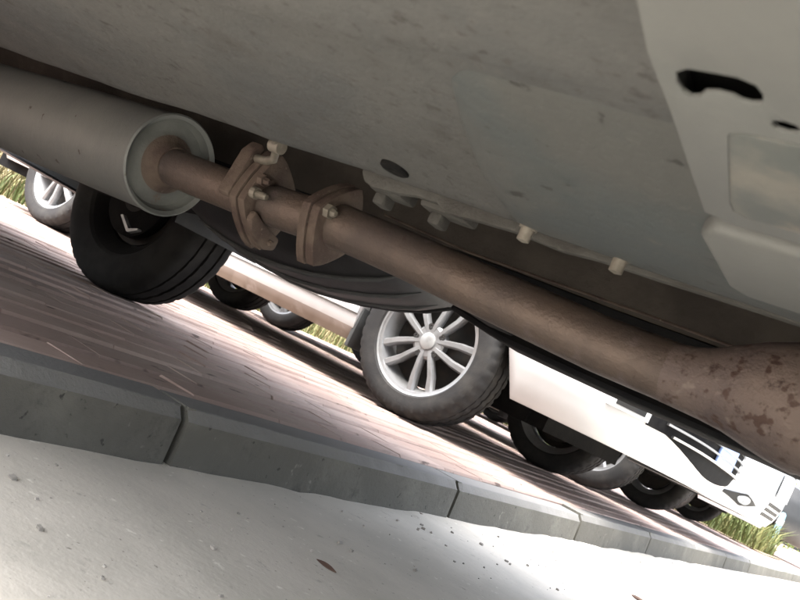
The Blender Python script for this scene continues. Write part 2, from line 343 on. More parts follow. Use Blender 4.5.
def rim_mesh(rr, wd, spokes, twin, phase, matn='alloy_silver'):
    """outer face towards -Y; hub at the origin"""
    mb = MB(); h = wd/2
    mb.lathe([(-h*.86, rr-.002), (-h*.90, rr+.006), (-h*.84, rr+.002), (-h*.80, rr-.012), (-h*.55, rr-.020), (-h*.2, rr-.034), (h*.5, rr-.034), (h*.80, rr-.012), (h*.88, rr+.004)], (0, 0, 0), 'Y', 64)
    yo, yi = -h*.62, -h*.80
    def spoke(a, off, wid, wid2, tilt):
        ca, sa = math.cos(a), math.sin(a)
        def P(r_, t, y): return (ca*r_-sa*t, y, sa*r_+ca*t)
        st = [(.028, .0, wid2, yo-.004), (.075, .35, wid2, yo-.010), (rr*.62, .8, wid, yo-.006), (rr-.010, 1., wid*1.15, yi+.012)]
        vs = []
        for r_, q, w_, y in st:
            t = off*(.45+.55*q)+tilt*q
            vs += [P(r_, t-w_, y+.006), P(r_, t-w_*.55, y-.006), P(r_, t+w_*.55, y-.006), P(r_, t+w_, y+.006), P(r_, t+w_*.8, y+.030), P(r_, t-w_*.8, y+.030)]
        fs = []
        for i in range(3): fs += [(i*6+k, i*6+(k+1) % 6, (i+1)*6+(k+1) % 6, (i+1)*6+k) for k in range(6)]
        mb.add(vs, fs)
    for k in range(spokes):
        a = phase+2*math.pi*k/spokes
        if twin:
            for sg in (-1, 1): spoke(a, sg*.030, .0150, .0135, sg*.012)
        else: spoke(a, 0, .028, .024, 0)
    # hub boss with lug holes' collars
    mb.lathe([(yo+.028, .072), (yo-.002, .070), (yo-.010, .060), (yo-.011, .034)], (0, 0, 0), 'Y', 40)
    return mb.mesh('wheel', matn, ang=35)
def lug_mesh(n, phase, yo):
    return MB().lathe([(yo-.006, .0), (yo-.0125, .004), (yo-.0125, .0125), (yo-.006, .0125)], (0, 0, 0), 'Y', 14).mesh('lug_recess', 'brake_dark')
def wheel_set(Rt, wd, rr, spokes, twin, phase, tyre='tyre_rubber', rimm='alloy_silver'):
    h = wd/2
    cap = MB().lathe([(-h*.62-.002, .034), (-h*.62-.016, .033), (-h*.62-.019, .026), (-h*.62-.020, .0)], (0, 0, 0), 'Y', 32).mesh('hub_cap', 'steel_dull')
    disc = MB().lathe([(.02, .07), (.02, .145), (.04, .145), (.04, .06), (h*.9, .055), (h*.9, .0)], (0, 0, 0), 'Y', 36).mesh('brake_disc', 'brake_dark')
    back = MB().lathe([(-.01, rr-.038), (.0, .02)], (0, 0, 0), 'Y', 36).mesh('brake_shield', 'brake_dark')
    return dict(R=Rt, tyre=tyre_mesh(Rt, wd, rr, tyre), rim=rim_mesh(rr, wd, spokes, twin, phase, rimm), cap=cap, disc=disc, back=back, lug=lug_mesh(spokes, phase, -h*.62), la=[phase+math.pi/spokes+2*math.pi*k/spokes for k in range(spokes)])
def put_wheel(ws, parent, loc, left=False, steer=0., spin=0.):
    o = link('wheel', ws['rim'], parent, loc); o.rotation_euler = (0, spin, (math.pi if left else 0)+steer)
    for n_, k in (('tyre', 'tyre'), ('hub_cap', 'cap'), ('brake_disc', 'disc'), ('brake_shield', 'back')):
        link(n_, ws[k], o)
    for a in ws['la']: link('lug_recess', ws['lug'], o, (math.cos(a)*.060, 0, math.sin(a)*.060))
    return o

# ------------------------------------------------------------------ parked cars (front = +X, their right side = -Y)
def arch_low(x, axles, ra, hubz, base):
    z = base
    for ax in axles:
        d = abs(x-ax)
        if d < ra: z = max(z, hubz+math.sqrt(ra*ra-d*d))
    return z
class Car:
    """p: W half width, xf front, xr rear, x0 where the nose starts to round, x1 same at the tail, wb, R, zs sill, zb bumper bottom, top: (x, z) shoulder table"""
    def __init__(s, name, p, label, cat, loc, group=None, own_floor=True):
        s.p = p; s.e = tag(empty(name, loc), label, cat, group); s.build_body(own_floor)
    def plan(s, nA=16):
        p = s.p; pts = []
        for k in range(nA+1):       # tail to flank
            t = math.pi/2*(1-k/nA); pts.append((p['x1']+(p['xr']-p['x1'])*math.sin(t)**(2/p.get('nr', 3)), p['W']*max(math.cos(t), 0)**(2/p.get('mr', 4))))
        axles = (0, -p['wb']); ra = p['ra']; xs = set()
        x = p['x1']
        while x < p['x0']: xs.add(round(x, 4)); x += .09
        for ax in axles:
            for k in range(25):
                xs.add(round(ax-ra*math.cos(math.pi*k/24), 4))
            xs.add(round(ax-ra-.001, 4)); xs.add(round(ax+ra+.001, 4))
        pts += [(x, p['W']) for x in sorted(xs) if p['x1']+.01 < x < p['x0']-.01]
        for k in range(nA+1):
            t = math.pi/2*k/nA; pts.append((p['x0']+(p['xf']-p['x0'])*math.sin(t)**(2/p.get('nf', 2.5)), p['W']*max(math.cos(t), 0)**(2/p.get('mf', 3.6))))
        # arches also cut into the rounded corners
        pts.sort(key=lambda q: (q[0], q[1] if q[0] < 0-p['wb']/2 else -q[1]))
        return pts
    def inset(s, x, z):
        p = s.p; mid = -p['wb']+p['ra'] < x < -p['ra']
        if mid:
            tab = [(p['zs'], .085), (p['zs']+.055, .022), (p['zs']+.107, .012), (p['zs']+.1085, .020), (p['zs']+.1135, .020), (p['zs']+.115, .004), (.55, -.006), (.75, .0), (.95, .05)]
        else:
            tab = [(p['zb'], .055), (p['zb']+.05, .025), (p['zb']+.13, .0), (.55, -.004), (.75, .006), (.95, .05)]
        return lerp_tab(tab, z)
    def build_body(s, own_floor):
        p = s.p; pl = s.plan(); ra, hub = p['ra'], p['R']+.005
        axles = (0, -p['wb']); mb = MB(); cols = []
        NZ = 22
        for (x, y) in pl:
            mid = -p['wb']+ra < x < -ra
            lo = arch_low(x, axles, ra, hub, p['zs'] if mid else p['zb'])
            hi = max(lerp_tab(p['top'], x), lo+.04)
            if mid:
                zz = [p['zs'], p['zs']+.025, p['zs']+.055, p['zs']+.08, p['zs']+.107, p['zs']+.1085, p['zs']+.1135, p['zs']+.115, p['zs']+.14]
                zz += [zz[-1]+(hi-zz[-1])*(k+1)/(NZ-len(zz)) for k in range(NZ-len(zz))]
            else: zz = [lo+(hi-lo)*k/(NZ-1) for k in range(NZ)]
            col = []
            for z in zz:
                i = s.inset(x, z); sc = max(0, 1-i/p['W']); xx = x
                if x > p['x0']: xx = x-i*.9*((x-p['x0'])/(p['xf']-p['x0']))
                if x < p['x1']: xx = x+i*.9*((p['x1']-x)/(p['x1']-p['xr']))
                col.append((xx, y*sc, z))
            cols.append(col)
        n = len(cols)
        for sg in (-1, 1): mb.grid(n, NZ, lambda i, j: (cols[i][j][0], sg*cols[i][j][1], cols[i][j][2]))
        def deck(i, j):
            x, y, z = cols[i][NZ-1]; t = -1+j/5; return (x, y*t, z+.045*(1-t*t)*min(1, y/.6)+.0005)
        mb.grid(n, 11, deck)
        # inward return flange along the lower edge and the arches
        for sg in (-1, 1): mb.grid(n, 2, lambda i, j: (cols[i][0][0], sg*(cols[i][0][1]-.05*j*min(1, cols[i][0][1]/.4)), cols[i][0][2]+.004*j))
        s.body = mb.obj('body', p['paint'], s.e, ang=35)
        # wheel housings and underside
        if own_floor:
            u = MB()
            zf = p['zf']
            for (xa, xb, hw) in ((p['xr']+.12, -p['wb']-ra-.02, p['W']*.84), (-p['wb']-ra-.02, -p['wb']+ra+.02, p['W']*.60), (-p['wb']+ra+.02, -ra-.02, p['W']*.88), (-ra-.02, ra+.02, p['W']*.60), (ra+.02, max(ra+.06, p['xf']-.55), p['W']*.58)):
                u.box(((xa+xb)/2, 0, zf+.06), (xb-xa-.002, 2*hw, .12))
            u.obj('underbody', 'underseal_dark', s.e, smooth=False)
        for ax in axles:
            for sg in (-1, 1):
                mb = MB(); mb.grid(17, 2, lambda i, j: (ax-(ra+.012)*math.cos(math.pi*i/16), sg*(p['W']*.60+(p['W']*.39-.02)*j), hub+(ra+.012)*math.sin(math.pi*i/16)))
                mb.obj('arch_liner', 'black_plastic', s.e)
    def front_x(s, y, z):
        p = s.p; y = min(abs(y), p['W']*.999)
        c = (y/p['W'])**(p.get('mf', 3.6)/2); t = math.acos(min(1, c)); x = p['x0']+(p['xf']-p['x0'])*math.sin(t)**(2/p.get('nf', 2.5))
        i = s.inset(x, z); return x-i*.9*((x-p['x0'])/(p['xf']-p['x0']))
    def patch(s, name, m, y0, y1, z0, z1, out=.004, th=.006, n=18, parent=None, nz=4):
        """a curved piece that lies on the nose: z0/z1 may be functions of y"""
        f0 = z0 if callable(z0) else (lambda y: z0); f1 = z1 if callable(z1) else (lambda y: z1)
        mb = MB()
        def pt(i, j, o):
            y = y0+(y1-y0)*i/n; z = f0(y)+(f1(y)-f0(y))*j/nz
            x = s.front_x(y, z); e = .01; dx = (s.front_x(y+e, z)-s.front_x(y-e, z))/(2*e)
            nn = Vector((1, -dx, 0)).normalized(); return Vector((x, y, z))+nn*o
        mb.grid(n+1, nz+1, lambda i, j: pt(i, j, out)); mb.grid(n+1, nz+1, lambda i, j: pt(i, j, out-th))
        k = (n+1)*(nz+1)
        ring = [i*(nz+1) for i in range(n+1)]+[n*(nz+1)+j for j in range(1, nz+1)]+[i*(nz+1)+nz for i in range(n-1, -1, -1)]+[j for j in range(nz-1, 0, -1)]
        mb.f += [(ring[a], ring[(a+1) % len(ring)], k+ring[(a+1) % len(ring)], k+ring[a]) for a in range(len(ring))]
        return mb.obj(name, m, parent or s.e, ang=40)
    def cabin(s, xs, zb, zr, wb_, wr):
        """xs: rear foot, rear roof, front roof, windscreen foot"""
        a, b, c, d = xs; mb = MB()
        base = [(a, wb_*.94, zb), (b, wb_, zb), (c, wb_, zb), (d, wb_*.92, zb)]
        roof = [(b-.02, wr*.92, zr-.03), (b+.15, wr, zr), (c-.15, wr, zr), (c, wr*.92, zr-.03)]
        P = base+roof
        V = [(x, -y, z) for x, y, z in P]+[(x, y, z) for x, y, z in P]
        F = [(0, 1, 5, 4), (1, 2, 6, 5), (2, 3, 7, 6), (8, 12, 13, 9), (9, 13, 14, 10), (10, 14, 15, 11), (4, 5, 13, 12), (5, 6, 14, 13), (6, 7, 15, 14), (0, 4, 12, 8), (3, 11, 15, 7)]
        mb.add(V, F); mb.obj('cabin', s.p['paint'], s.e, bevel=.035, seg=3)
        def pane(q, name='window'):
            q = [Vector(t) for t in q]; c_ = sum(q, Vector())/4; n_ = (q[1]-q[0]).cross(q[3]-q[0]).normalized()
            if n_.dot(c_-Vector((0, 0, zb))) < 0: n_ = -n_
            pts = [c_+(t-c_)*.86 for t in q]
            mb = MB(); mb.add([t+n_*.004 for t in pts]+[t-n_*.03 for t in pts], [(0, 1, 2, 3), (7, 6, 5, 4)]+[(i, (i+1) % 4, 4+(i+1) % 4, 4+i) for i in range(4)])
            mb.obj(name, 'glass_dark', s.e, smooth=False)
        for o_ in (0, 8):
            mid_b = tuple((V[o_+1][k]+V[o_+2][k])/2 for k in range(3)); mid_r = tuple((V[o_+5][k]+V[o_+6][k])/2 for k in range(3))
            pane([V[o_+1], mid_b, mid_r, V[o_+5]]); pane([mid_b, V[o_+2], V[o_+6], mid_r])
            pane([V[o_+2], V[o_+3], V[o_+7], V[o_+6]]); pane([V[o_], V[o_+1], V[o_+5], V[o_+4]])
        pane([V[3], V[11], V[15], V[7]], 'windscreen'); pane([V[0], V[8], V[12], V[4]], 'rear_window')
    def fittings(s, tailx):
        p = s.p
        for sg in (-1, 1):
            mb = MB(); mb.tube([(-p['wb']*.30, sg*(p['W']+.0), .80), (-p['wb']*.30+.02, sg*(p['W']+.03), .80), (-p['wb']*.30+.12, sg*(p['W']+.03), .80), (-p['wb']*.30+.14, sg*p['W'], .80)], .009, 8)
            mb.obj('door_handle', 'chrome_dull', s.e)
            mb = MB(); mb.box((-.45, sg*(p['W']+.06), .98), (.09, .19, .12)); mb.obj('wing_mirror', p['paint'], s.e, bevel=.03, seg=3)
            mb = MB(); mb.box((tailx, sg*p['W']*.74, .78), (.12, .30, .14)); mb.obj('tail_light', 'lamp_red', s.e, bevel=.03, seg=2)

wsA = wheel_set(.308, .205, .215, 5, True, math.radians(-90+16))
# --- white saloon beside the van
pA = dict(W=.88, xf=.99, x0=.30, xr=-3.55, x1=-3.0, wb=2.60, R=.308, ra=.345, zs=.175, zb=.245, zf=.19, paint='paint_white', nf=2.5, mf=3.6,
          top=[(-3.55, .86), (-3.2, .95), (-2.9, .97), (-.7, .93), (.2, .86), (.7, .78), (.92, .66), (.99, .58)])
A = Car('parked_saloon', pA, 'white saloon with silver twin-spoke wheels parked right beside the van', 'car', (-.816, 3.70, 0))
for x, lf in ((0, 0), (0, 1), (-2.6, 0), (-2.6, 1)):
    put_wheel(wsA, A.e, (x, (.775 if lf else -.775), .308), left=bool(lf), spin=0 if x == 0 else .5)
gl = lambda y: .300+.068*min(1, abs(y)/.62)**2
A.patch('lower_grille', 'grille_black', -.70, .70, gl, .50, .004, .02)
for z_ in (.372, .405, .440, .475):
    A.patch('grille_slat', 'chrome_dull', -.64 if z_ > .38 else -.60, .64 if z_ > .38 else .60, z_-.004, z_+.004, .016, .012, nz=1)
for sg in (-1, 1):
    A.patch('fog_lamp_frame', 'plate_grey', sg*.70, sg*.80, .375, .428, .007, .012, n=8)
    A.patch('fog_lamp', 'black_plastic', sg*.715, sg*.785, .388, .414, .010, .006, n=8)
    A.patch('headlamp', 'lamp_clear', sg*.42, sg*.86, .60, lambda y: .62+.10*min(1, abs(y)/.8), .006, .02)
A.patch('upper_grille', 'black_plastic', -.38, .38, .55, .64, .005, .02)
mb = MB(); mb.box((1.000, -.03, .435), (.010, .34, .13)); mb.obj('number_plate', 'plate_blue', A.e, bevel=.003)
A.cabin((-3.25, -2.45, -1.15, -.35), .93, 1.46, .82, .62); A.fittings(-3.50)
# splash guard behind the front wheel
mb = MB(); mb.box((-.345, -.80, .235), (.02, .11, .17)); mb.obj('mud_flap', 'shield_grey', A.e, bevel=.006)
mb = MB(); mb.box((-.345, .80, .235), (.02, .11, .17)); mb.obj('mud_flap', 'shield_grey', A.e, bevel=.006)

# --- second white car
wsB = wheel_set(.29, .185, .19, 5, False, math.radians(-60))
pB = dict(W=.78, xf=.91, x0=.44, xr=-3.30, x1=-2.8, wb=2.65, R=.29, ra=.325, zs=.20, zb=.25, zf=.25, paint='paint_silverwhite', nf=2.6, mf=4.2,
          top=[(-3.30, .95), (-2.8, 1.0), (-.2, .98), (.5, .92), (.8, .84), (.91, .75)])
B = Car('parked_minivan', pB, 'white minivan with diamond fog lamp and vent holes parked beyond the white saloon', 'car', (-.77, 5.72, 0))
for x, lf in ((0, 0), (0, 1), (-2.65, 0), (-2.65, 1)):
    put_wheel(wsB, B.e, (x, (.675 if lf else -.675), .29), left=bool(lf), spin=.3 if x else 0)
for sg in (-1, 1):
    dia = lambda q: None
    B.patch('fog_lamp_frame', 'black_plastic', sg*.46, sg*.74, lambda y: .325-.038*(1-abs(abs(y)-.60)/.14), lambda y: .325+.038*(1-abs(abs(y)-.60)/.14), .006, .012, n=14)
    B.patch('fog_lamp', 'lamp_clear', sg*.555, sg*.645, lambda y: .325-.024*math.sqrt(max(0, 1-((abs(y)-.60)/.046)**2)), lambda y: .325+.024*math.sqrt(max(0, 1-((abs(y)-.60)/.046)**2)), .012, .008, n=12)
    B.patch('headlamp', 'lamp_clear', sg*.36, sg*.75, .62, lambda y: .66+.1*min(1, abs(y)/.7), .006, .02)
for iz in range(3):
    for iy in range(-4, 5):
        B.patch('vent_hole', 'black_plastic', iy*.06-.018, iy*.06+.018, .296+iz*.034, .318+iz*.034, .004, .006, n=2, nz=2)
B.patch('grille', 'black_plastic', -.34, .34, .60, .70, .005, .02)
for z_ in (.62, .65, .68): B.patch('grille_slat', 'chrome_dull', -.33, .33, z_-.005, z_+.005, .016, .012, nz=1)
mb = MB(); mb.box((.925, 0, .50), (.012, .44, .14)); mb.obj('number_plate', 'plate_grey', B.e, bevel=.003)
B.cabin((-3.15, -2.85, -.35, .40), .99, 1.80, .74, .62); B.fittings(-3.25)

# --- third white car, seen under and past the minivan
pC = dict(W=.84, xf=.80, x0=.25, xr=-3.25, x1=-2.8, wb=2.55, R=.29, ra=.325, zs=.19, zb=.24, zf=.22, paint='paint_silverwhite', nf=2.6, mf=3.8,
          top=[(-3.25, .90), (-2.8, .97), (-.5, .95), (.2, .88), (.6, .80), (.80, .68)])
E_ = Car('parked_hatchback', pC, 'white hatchback with plain five-spoke wheels parked between the minivan and the planting bed', 'car', (-1.15, 9.05, 0))
for x, lf in ((0, 0), (0, 1), (-2.55, 0), (-2.55, 1)):
    put_wheel(wsB, E_.e, (x, (.745 if lf else -.745), .29), left=bool(lf), spin=.3 if x else .55)
for sg in (-1, 1): E_.patch('headlamp', 'lamp_clear', sg*.40, sg*.80, .60, lambda y: .62+.09*min(1, abs(y)/.75), .006, .02)
E_.patch('grille', 'black_plastic', -.36, .36, .55, .64, .005, .02); E_.patch('lower_grille', 'grille_black', -.45, .45, .30, .40, .005, .02)
mb = MB(); mb.box((.812, 0, .46), (.012, .44, .14)); mb.obj('number_plate', 'plate_blue', E_.e, bevel=.003)
E_.cabin((-3.1, -2.75, -1.0, -.2), .95, 1.50, .79, .62); E_.fittings(-3.2)

# --- dark car further along the kerb
wsD = wheel_set(.33, .215, .215, 5, False, .4)
pD = dict(W=.90, xf=.90, x0=.2, xr=-3.7, x1=-3.1, wb=2.7, R=.33, ra=.37, zs=.22, zb=.24, zf=.23, paint='paint_dark', nf=2.6, mf=4.0,
          top=[(-3.7, .98), (-3.2, 1.03), (-.5, 1.0), (.3, .95), (.7, .88), (.9, .78)])
D = Car('parked_estate_car', pD, 'dark grey car with round headlamp parked past the planting bed', 'car', (-1.05, 13.25, 0))
for x, lf in ((0, 0), (0, 1), (-2.7, 0), (-2.7, 1)):
    put_wheel(wsD, D.e, (x, (.78 if lf else -.78), .33), left=bool(lf), spin=.3 if x else 0)
for sg in (-1, 1):
    D.patch('headlamp', 'lamp_clear', sg*.48, sg*.82, lambda y: .60-.07*math.sqrt(max(0, 1-((abs(y)-.65)/.171)**2)), lambda y: .60+.07*math.sqrt(max(0, 1-((abs(y)-.65)/.171)**2)), .010, .02, n=14)
    D.patch('fog_lamp', 'lamp_clear', sg*.60, sg*.74, .36, .42, .008, .01, n=8)
D.patch('grille', 'black_plastic', -.40, .40, .50, .72, .005, .02)
for z_ in (.54, .59, .64, .69): D.patch('grille_slat', 'chrome_dull', -.39, .39, z_-.006, z_+.006, .014, .01, nz=1)
mb = MB(); mb.box((.92, 0, .40), (.012, .44, .14)); mb.obj('number_plate', 'plate_blue', D.e, bevel=.003)
D.cabin((-3.6, -3.0, -1.1, -.25), 1.02, 1.62, .84, .66); D.fittings(-3.62)

# ------------------------------------------------------------------ the van whose underside fills the view
V = empty('van', (0, 0, 0))
tag(V, 'beige van standing over the kerb, its dirty underside, silencer and rusty exhaust pipe overhead', 'van')
YR, YL = .05, 1.87; YC = (YR+YL)/2
# outer shell, built like the others but with its own detailed floor
pV = dict(W=.91, xf=.55, x0=.1, xr=-3.75, x1=-3.5, wb=2.55, R=.30, ra=.36, zs=.41, zb=.41, zf=.4, paint='paint_champagne', nf=3, mf=5,
          top=[(-3.75, 1.05), (-3.5, 1.1), (-.3, 1.08), (.3, 1.0), (.55, .9)])
class VanShell(Car):
    def __init__(s): s.p = pV; s.e = V; s.build_body(False)
    def inset(s, x, z): return lerp_tab([(.30, .03), (.36, .008), (.5, 0), (.9, 0), (1.1, .02)], z)
before = set(bpy.data.objects)
vs = VanShell(); vs.cabin((-3.65, -3.45, -.6, .12), 1.08, 1.98, .88, .74); vs.fittings(-3.70)
vs.patch('front_bumper', 'black_plastic', -.86, .86, .42, .60, .03, .05)
for sg in (-1, 1): vs.patch('headlamp', 'lamp_clear', sg*.46, sg*.84, .70, .86, .008, .02)
vs.patch('grille', 'black_plastic', -.40, .40, .72, .84, .006, .02)
for z_ in (.75, .78, .81): vs.patch('grille_slat', 'chrome_dull', -.39, .39, z_-.006, z_+.006, .016, .012, nz=1)
VX = 1.33
for o in set(bpy.data.objects)-before:
    o.location = (VX, YC, -.04)
# right-hand floor: pinch weld, flat floor with a shallow swage, rounded lip, tunnel wall
prof = [(.075, .372), (.078, .312), (.083, .312), (.086, .366), (.12, .372), (.17, .366), (.23, .3575), (.31, .3535), (.332, .3532), (.345, .3568), (.39, .3555), (.46, .3535), (.52, .352), (.565, .3505), (.595, .347), (.607, .346), (.618, .350), (.6225, .360), (.624, .385), (.627, .42), (.645, .438)]
XA, XB, NX = -1.9, 1.75, 120
def flo(i, j):
    x = XA+(XB-XA)*i/(NX-1); y, z = prof[j]
    a = 1 if 4 < j < 17 else .3
    return (x, y+.0015*vn(x, j, 5), z+a*(.0022*vn(x, y, 6, 1)+.0012*vn(x, y, 17, 2))+(.006*max(0, (-.15-x)) if j < 17 else 0))
MB().grid(NX, len(prof), flo).obj('floor_panel', 'underseal_beige', V, ang=50)
prof2 = [(.645, .438), (.80, .452), (.97, .440), (.985, .42), (.99, .372)]
MB().grid(60, len(prof2), lambda i, j: (XA+(XB-XA)*i/59, prof2[j][0], prof2[j][1]+.003*vn(i*.3, j, 1))).obj('tunnel_panel', 'tunnel_brown', V, ang=50)
prof3 = [(.991, .372), (1.0, .362), (1.3, .36), (1.66, .362), (1.70, .40)]
MB().grid(60, len(prof3), lambda i, j: (XA+(XB-XA)*i/59, prof3[j][0], prof3[j][1]+.003*vn(i*.3, j, 1))).obj('far_floor_panel', 'underseal_dark', V, ang=50)
# seam flange that hangs below the lip
top_ = [(.385, .348), (.392, .334), (.405, .328), (.435, .333), (.455, .339), (.478, .339), (.488, .331), (.50, .329), (.525, .333), (.56, .336), (.585, .334), (.609, .332), (.64, .337), (.688, .338), (.746, .341), (.80, .343), (.9, .343)]
mb = MB(); n = len(top_)
mb.prism([(x, .345+(z-.345)*.55+.003) for x, z in top_]+[(x, .372) for x, z in reversed(top_)], 'Y', .6255, .634)
mb.obj('seam_flange', 'underseal_dirty', V, bevel=.0018, seg=2)
for (x0_, x1_) in ((.392, .432), (.455, .505)):
    mb = MB(); mb.box(((x0_+x1_)/2, .650, .346), (x1_-x0_, .03, .012)); mb.box(((x0_+x1_)/2-.01, .655, .335), (.014, .02, .012)); mb.obj('hanger_tab', 'underseal_dirty', V, bevel=.003)
# bluish repair panel
def padf(i, j):
    x = [.574, .580, .586, .600, .64, .68, .72, .76, .80, .84, .88][i]; t = j/12; y = .335+.270*t
    lo = .3605-.0205*min(1, t/.6)**.75
    lift = [.016, .006, .0015, 0, 0, 0, 0, 0, 0, 0, 0][i]; x += .055*(1-t)**1.6*(1 if i < 5 else 0)
    return (x, y, lo+lift+(.004 if j == 12 else 0)+.0008*vn(x*6, y*6, 5))
MB().grid(11, 13, padf).obj('floor_patch', 'patch_blue_grey', V, ang=60)
for x, y in ((.592, .592), (.674, .588)):
    mb = MB(); mb.lathe([(.352, .0), (.352, .008), (.341, .0075), (.341, .0055), (.331, .0052), (.3295, .0)], (x, y, 0), 'Z', 12); mb.obj('stud', 'zinc_dirty', V, smooth=True)
# dark disc painted for the shade inside a floor hole
mb = MB(); mb.lathe([(.3535, 0), (.3475, .006), (.3470, .011), (.3485, .0135), (.353, .014)], (.458, .577, 0), 'Z', 24); mb.obj('floor_hole_disc', 'underseal_dark', V)
# cream crossmember with its slot and drain hole cut through
def holed_plate(outer, holes, z0, z1, name, m, parent, bev=.003):
    bm = bmesh.new(); es = []
    for lp in [outer]+holes:
        vs_ = [bm.verts.new((x, y, z0)) for x, y in lp]
        es += [bm.edges.new((vs_[i], vs_[(i+1) % len(vs_)])) for i in range(len(vs_))]
    bmesh.ops.triangle_fill(bm, use_beauty=True, use_dissolve=False, edges=es)
    # drop faces that filled the holes
    def inside(pt, lp):
        c_ = False
        for i in range(len(lp)):
            (x1, y1), (x2, y2) = lp[i], lp[i-1]
            if (y1 > pt[1]) != (y2 > pt[1]) and pt[0] < (x2-x1)*(pt[1]-y1)/(y2-y1)+x1: c_ = not c_
        return c_
    bad = [f for f in bm.faces if any(inside(f.calc_center_median(), h) for h in holes) or not inside(f.calc_center_median(), outer)]
    bmesh.ops.delete(bm, geom=bad, context='FACES')
    ret = bmesh.ops.extrude_face_region(bm, geom=bm.faces[:])
    for q in ret['geom']:
        if isinstance(q, bmesh.types.BMVert): q.co.z = z1
    bmesh.ops.recalc_face_normals(bm, faces=bm.faces)
    bedges = [e for e in bm.edges if len(e.link_faces) == 2 and e.calc_face_angle(0) > 1 and abs(e.verts[0].co.z-z0) < 1e-5 and abs(e.verts[1].co.z-z0) < 1e-5]
    bmesh.ops.bevel(bm, geom=bedges, offset=bev, segments=2, affect='EDGES', profile=.5)
    for f in bm.faces: f.smooth = True
    for e in bm.edges: e.smooth = not (len(e.link_faces) == 2 and e.calc_face_angle(0) > R(35))
    me = bpy.data.meshes.new(name); bm.to_mesh(me); bm.free(); me.materials.append(MAT[m]); return link(name, me, parent)
outer = [(.800, .10), (.796, .18), (.792, .222), (.787, .255), (.785, .297), (.781, .350), (.777, .405), (.790, .412), (.83, .412), (.90, .410), (1.05, .41), (1.05, .10)]
slot = [(.7933, .2725), (.7948, .2650), (.8000, .2610), (.8090, .2605), (.8170, .2605), (.8225, .2635), (.8240, .2690), (.8228, .2755), (.8190, .2770), (.8155, .2765), (.8130, .2745), (.8080, .2738), (.8030, .2755), (.8000, .2800), (.7968, .2815), (.7942, .2790)]
dr = [(.8290+.0052*math.cos(k*.7854), .2895+.0042*math.sin(k*.7854)) for k in range(8)]
holed_plate(outer, [slot, dr], .335, .3365, 'crossmember', 'panel_cream', V, .0004)
mb = MB(); mb.prism([(x+.003, y) for x, y in outer], 'Z', .3478, .3495); mb.obj('cavity_shade', 'underseal_dark', V, smooth=False)  # dark sheet added as the shade behind the slot and drain hole
mb = MB(); mb.add([(x, y, .3362) for x, y in outer[:9]]+[(x, y, .358) for x, y in outer[:9]], [(i, i+1, 9+i+1, 9+i) for i in range(8)]); mb.obj('crossmember_wall', 'panel_cream', V)
# stamped recess and box section beside it
mb = MB(); mb.prism([(.806, .306), (.812, .302), (.88, .298), (.88, .392), (.800, .396), (.794, .390), (.794, .380)], 'Z', .3344, .336); mb.obj('recess_plate', 'recess_stain', V, bevel=.0014, seg=4)
mb = MB(); mb.prism([(.765, .448), (.775, .430), (.90, .428), (.90, .545), (.775, .548), (.765, .535)], 'Z', .3345, .350); mb.obj('box_section', 'panel_cream', V, bevel=.005, seg=3)

# silencer, pipes, flanges
ex_y = .76
mr = .069; mx = -.035; mz = .303
def tilt(x): return mz+.022*(x-mx)*.9
mb = MB()
mb.lathe([(0, mr-.006), (.004, mr-.001), (.002, mr+.0012), (-.006, mr+.0012), (-.012, mr), (-.30, mr+.001), (-.55, mr), (-.62, mr), (-.628, mr+.0025), (-.635, mr-.001), (-.632, mr-.01), (-.645, mr*.6), (-.65, 0)], (0, 0, 0), 'X', 72)
muf = mb.obj('silencer', 'muffler_grey', V); muf.location = (mx, ex_y, mz); muf.rotation_euler = (0, -.012, -.09)
mb = MB(); mb.lathe([(0, mr-.004), (-.008, mr-.0065), (-.012, mr*.84), (-.0115, mr*.72), (-.009, mr*.60), (-.006, .0385)], (0, 0, 0), 'X', 64)
cap = mb.obj('end_cap', 'muffler_cap', muf)
mb = MB(); mb.lathe([(-.0065, .0400), (-.004, .0365), (.000, .0325), (.006, .0285), (.012, .0266), (.012, .02)], (0, 0, 0), 'X', 40); mb.obj('weld_collar', 'flange_rust', muf)
mb = MB(); mb.tube([(-.05, ex_y, .3025), (.03, ex_y, .302), (.11, ex_y, .303), (.18, ex_y, .305), (.27, ex_y, .309)], .0255, 28); mb.obj('tail_pipe', 'exhaust_rust', V)
mb = MB(); mb.tube([(.268, ex_y, .310), (.30, ex_y, .3105), (.36, ex_y, .3095), (.441, ex_y, .306), (.53, ex_y, .302), (.621, ex_y, .2985), (.70, ex_y, .299), (.75, ex_y, .304)], [.0275, .0262, .0262, .0262, .0265, .0268, .0272, .03], 32)
mb.obj('front_pipe', 'exhaust_rust', V)
mb = MB(); mb.tube([(.690, ex_y, .2988), (.705, ex_y, .2995), (.722, ex_y, .3015), (.742, ex_y, .3055), (.762, ex_y, .3090), (.782, ex_y, .3115), (.800, ex_y, .3125), (.808, ex_y, .3127), (.814, ex_y, .3128), (1.02, ex_y, .313), (1.05, ex_y, .313), (1.11, ex_y, .312), (1.25, ex_y, .31)], [.0272, .0284, .0312, .0372, .0445, .0500, .0525, .0532, .0520, .0525, .050, .028, .027], 48)
mb.obj('catalytic_converter', 'converter_rust', V)
mb = MB(); mb.lathe([(.0, .0272), (.002, .0282), (.006, .0282), (.008, .0272)], (.712, ex_y, .3000), 'X', 40); mb.obj('weld_ring', 'exhaust_rust', V)
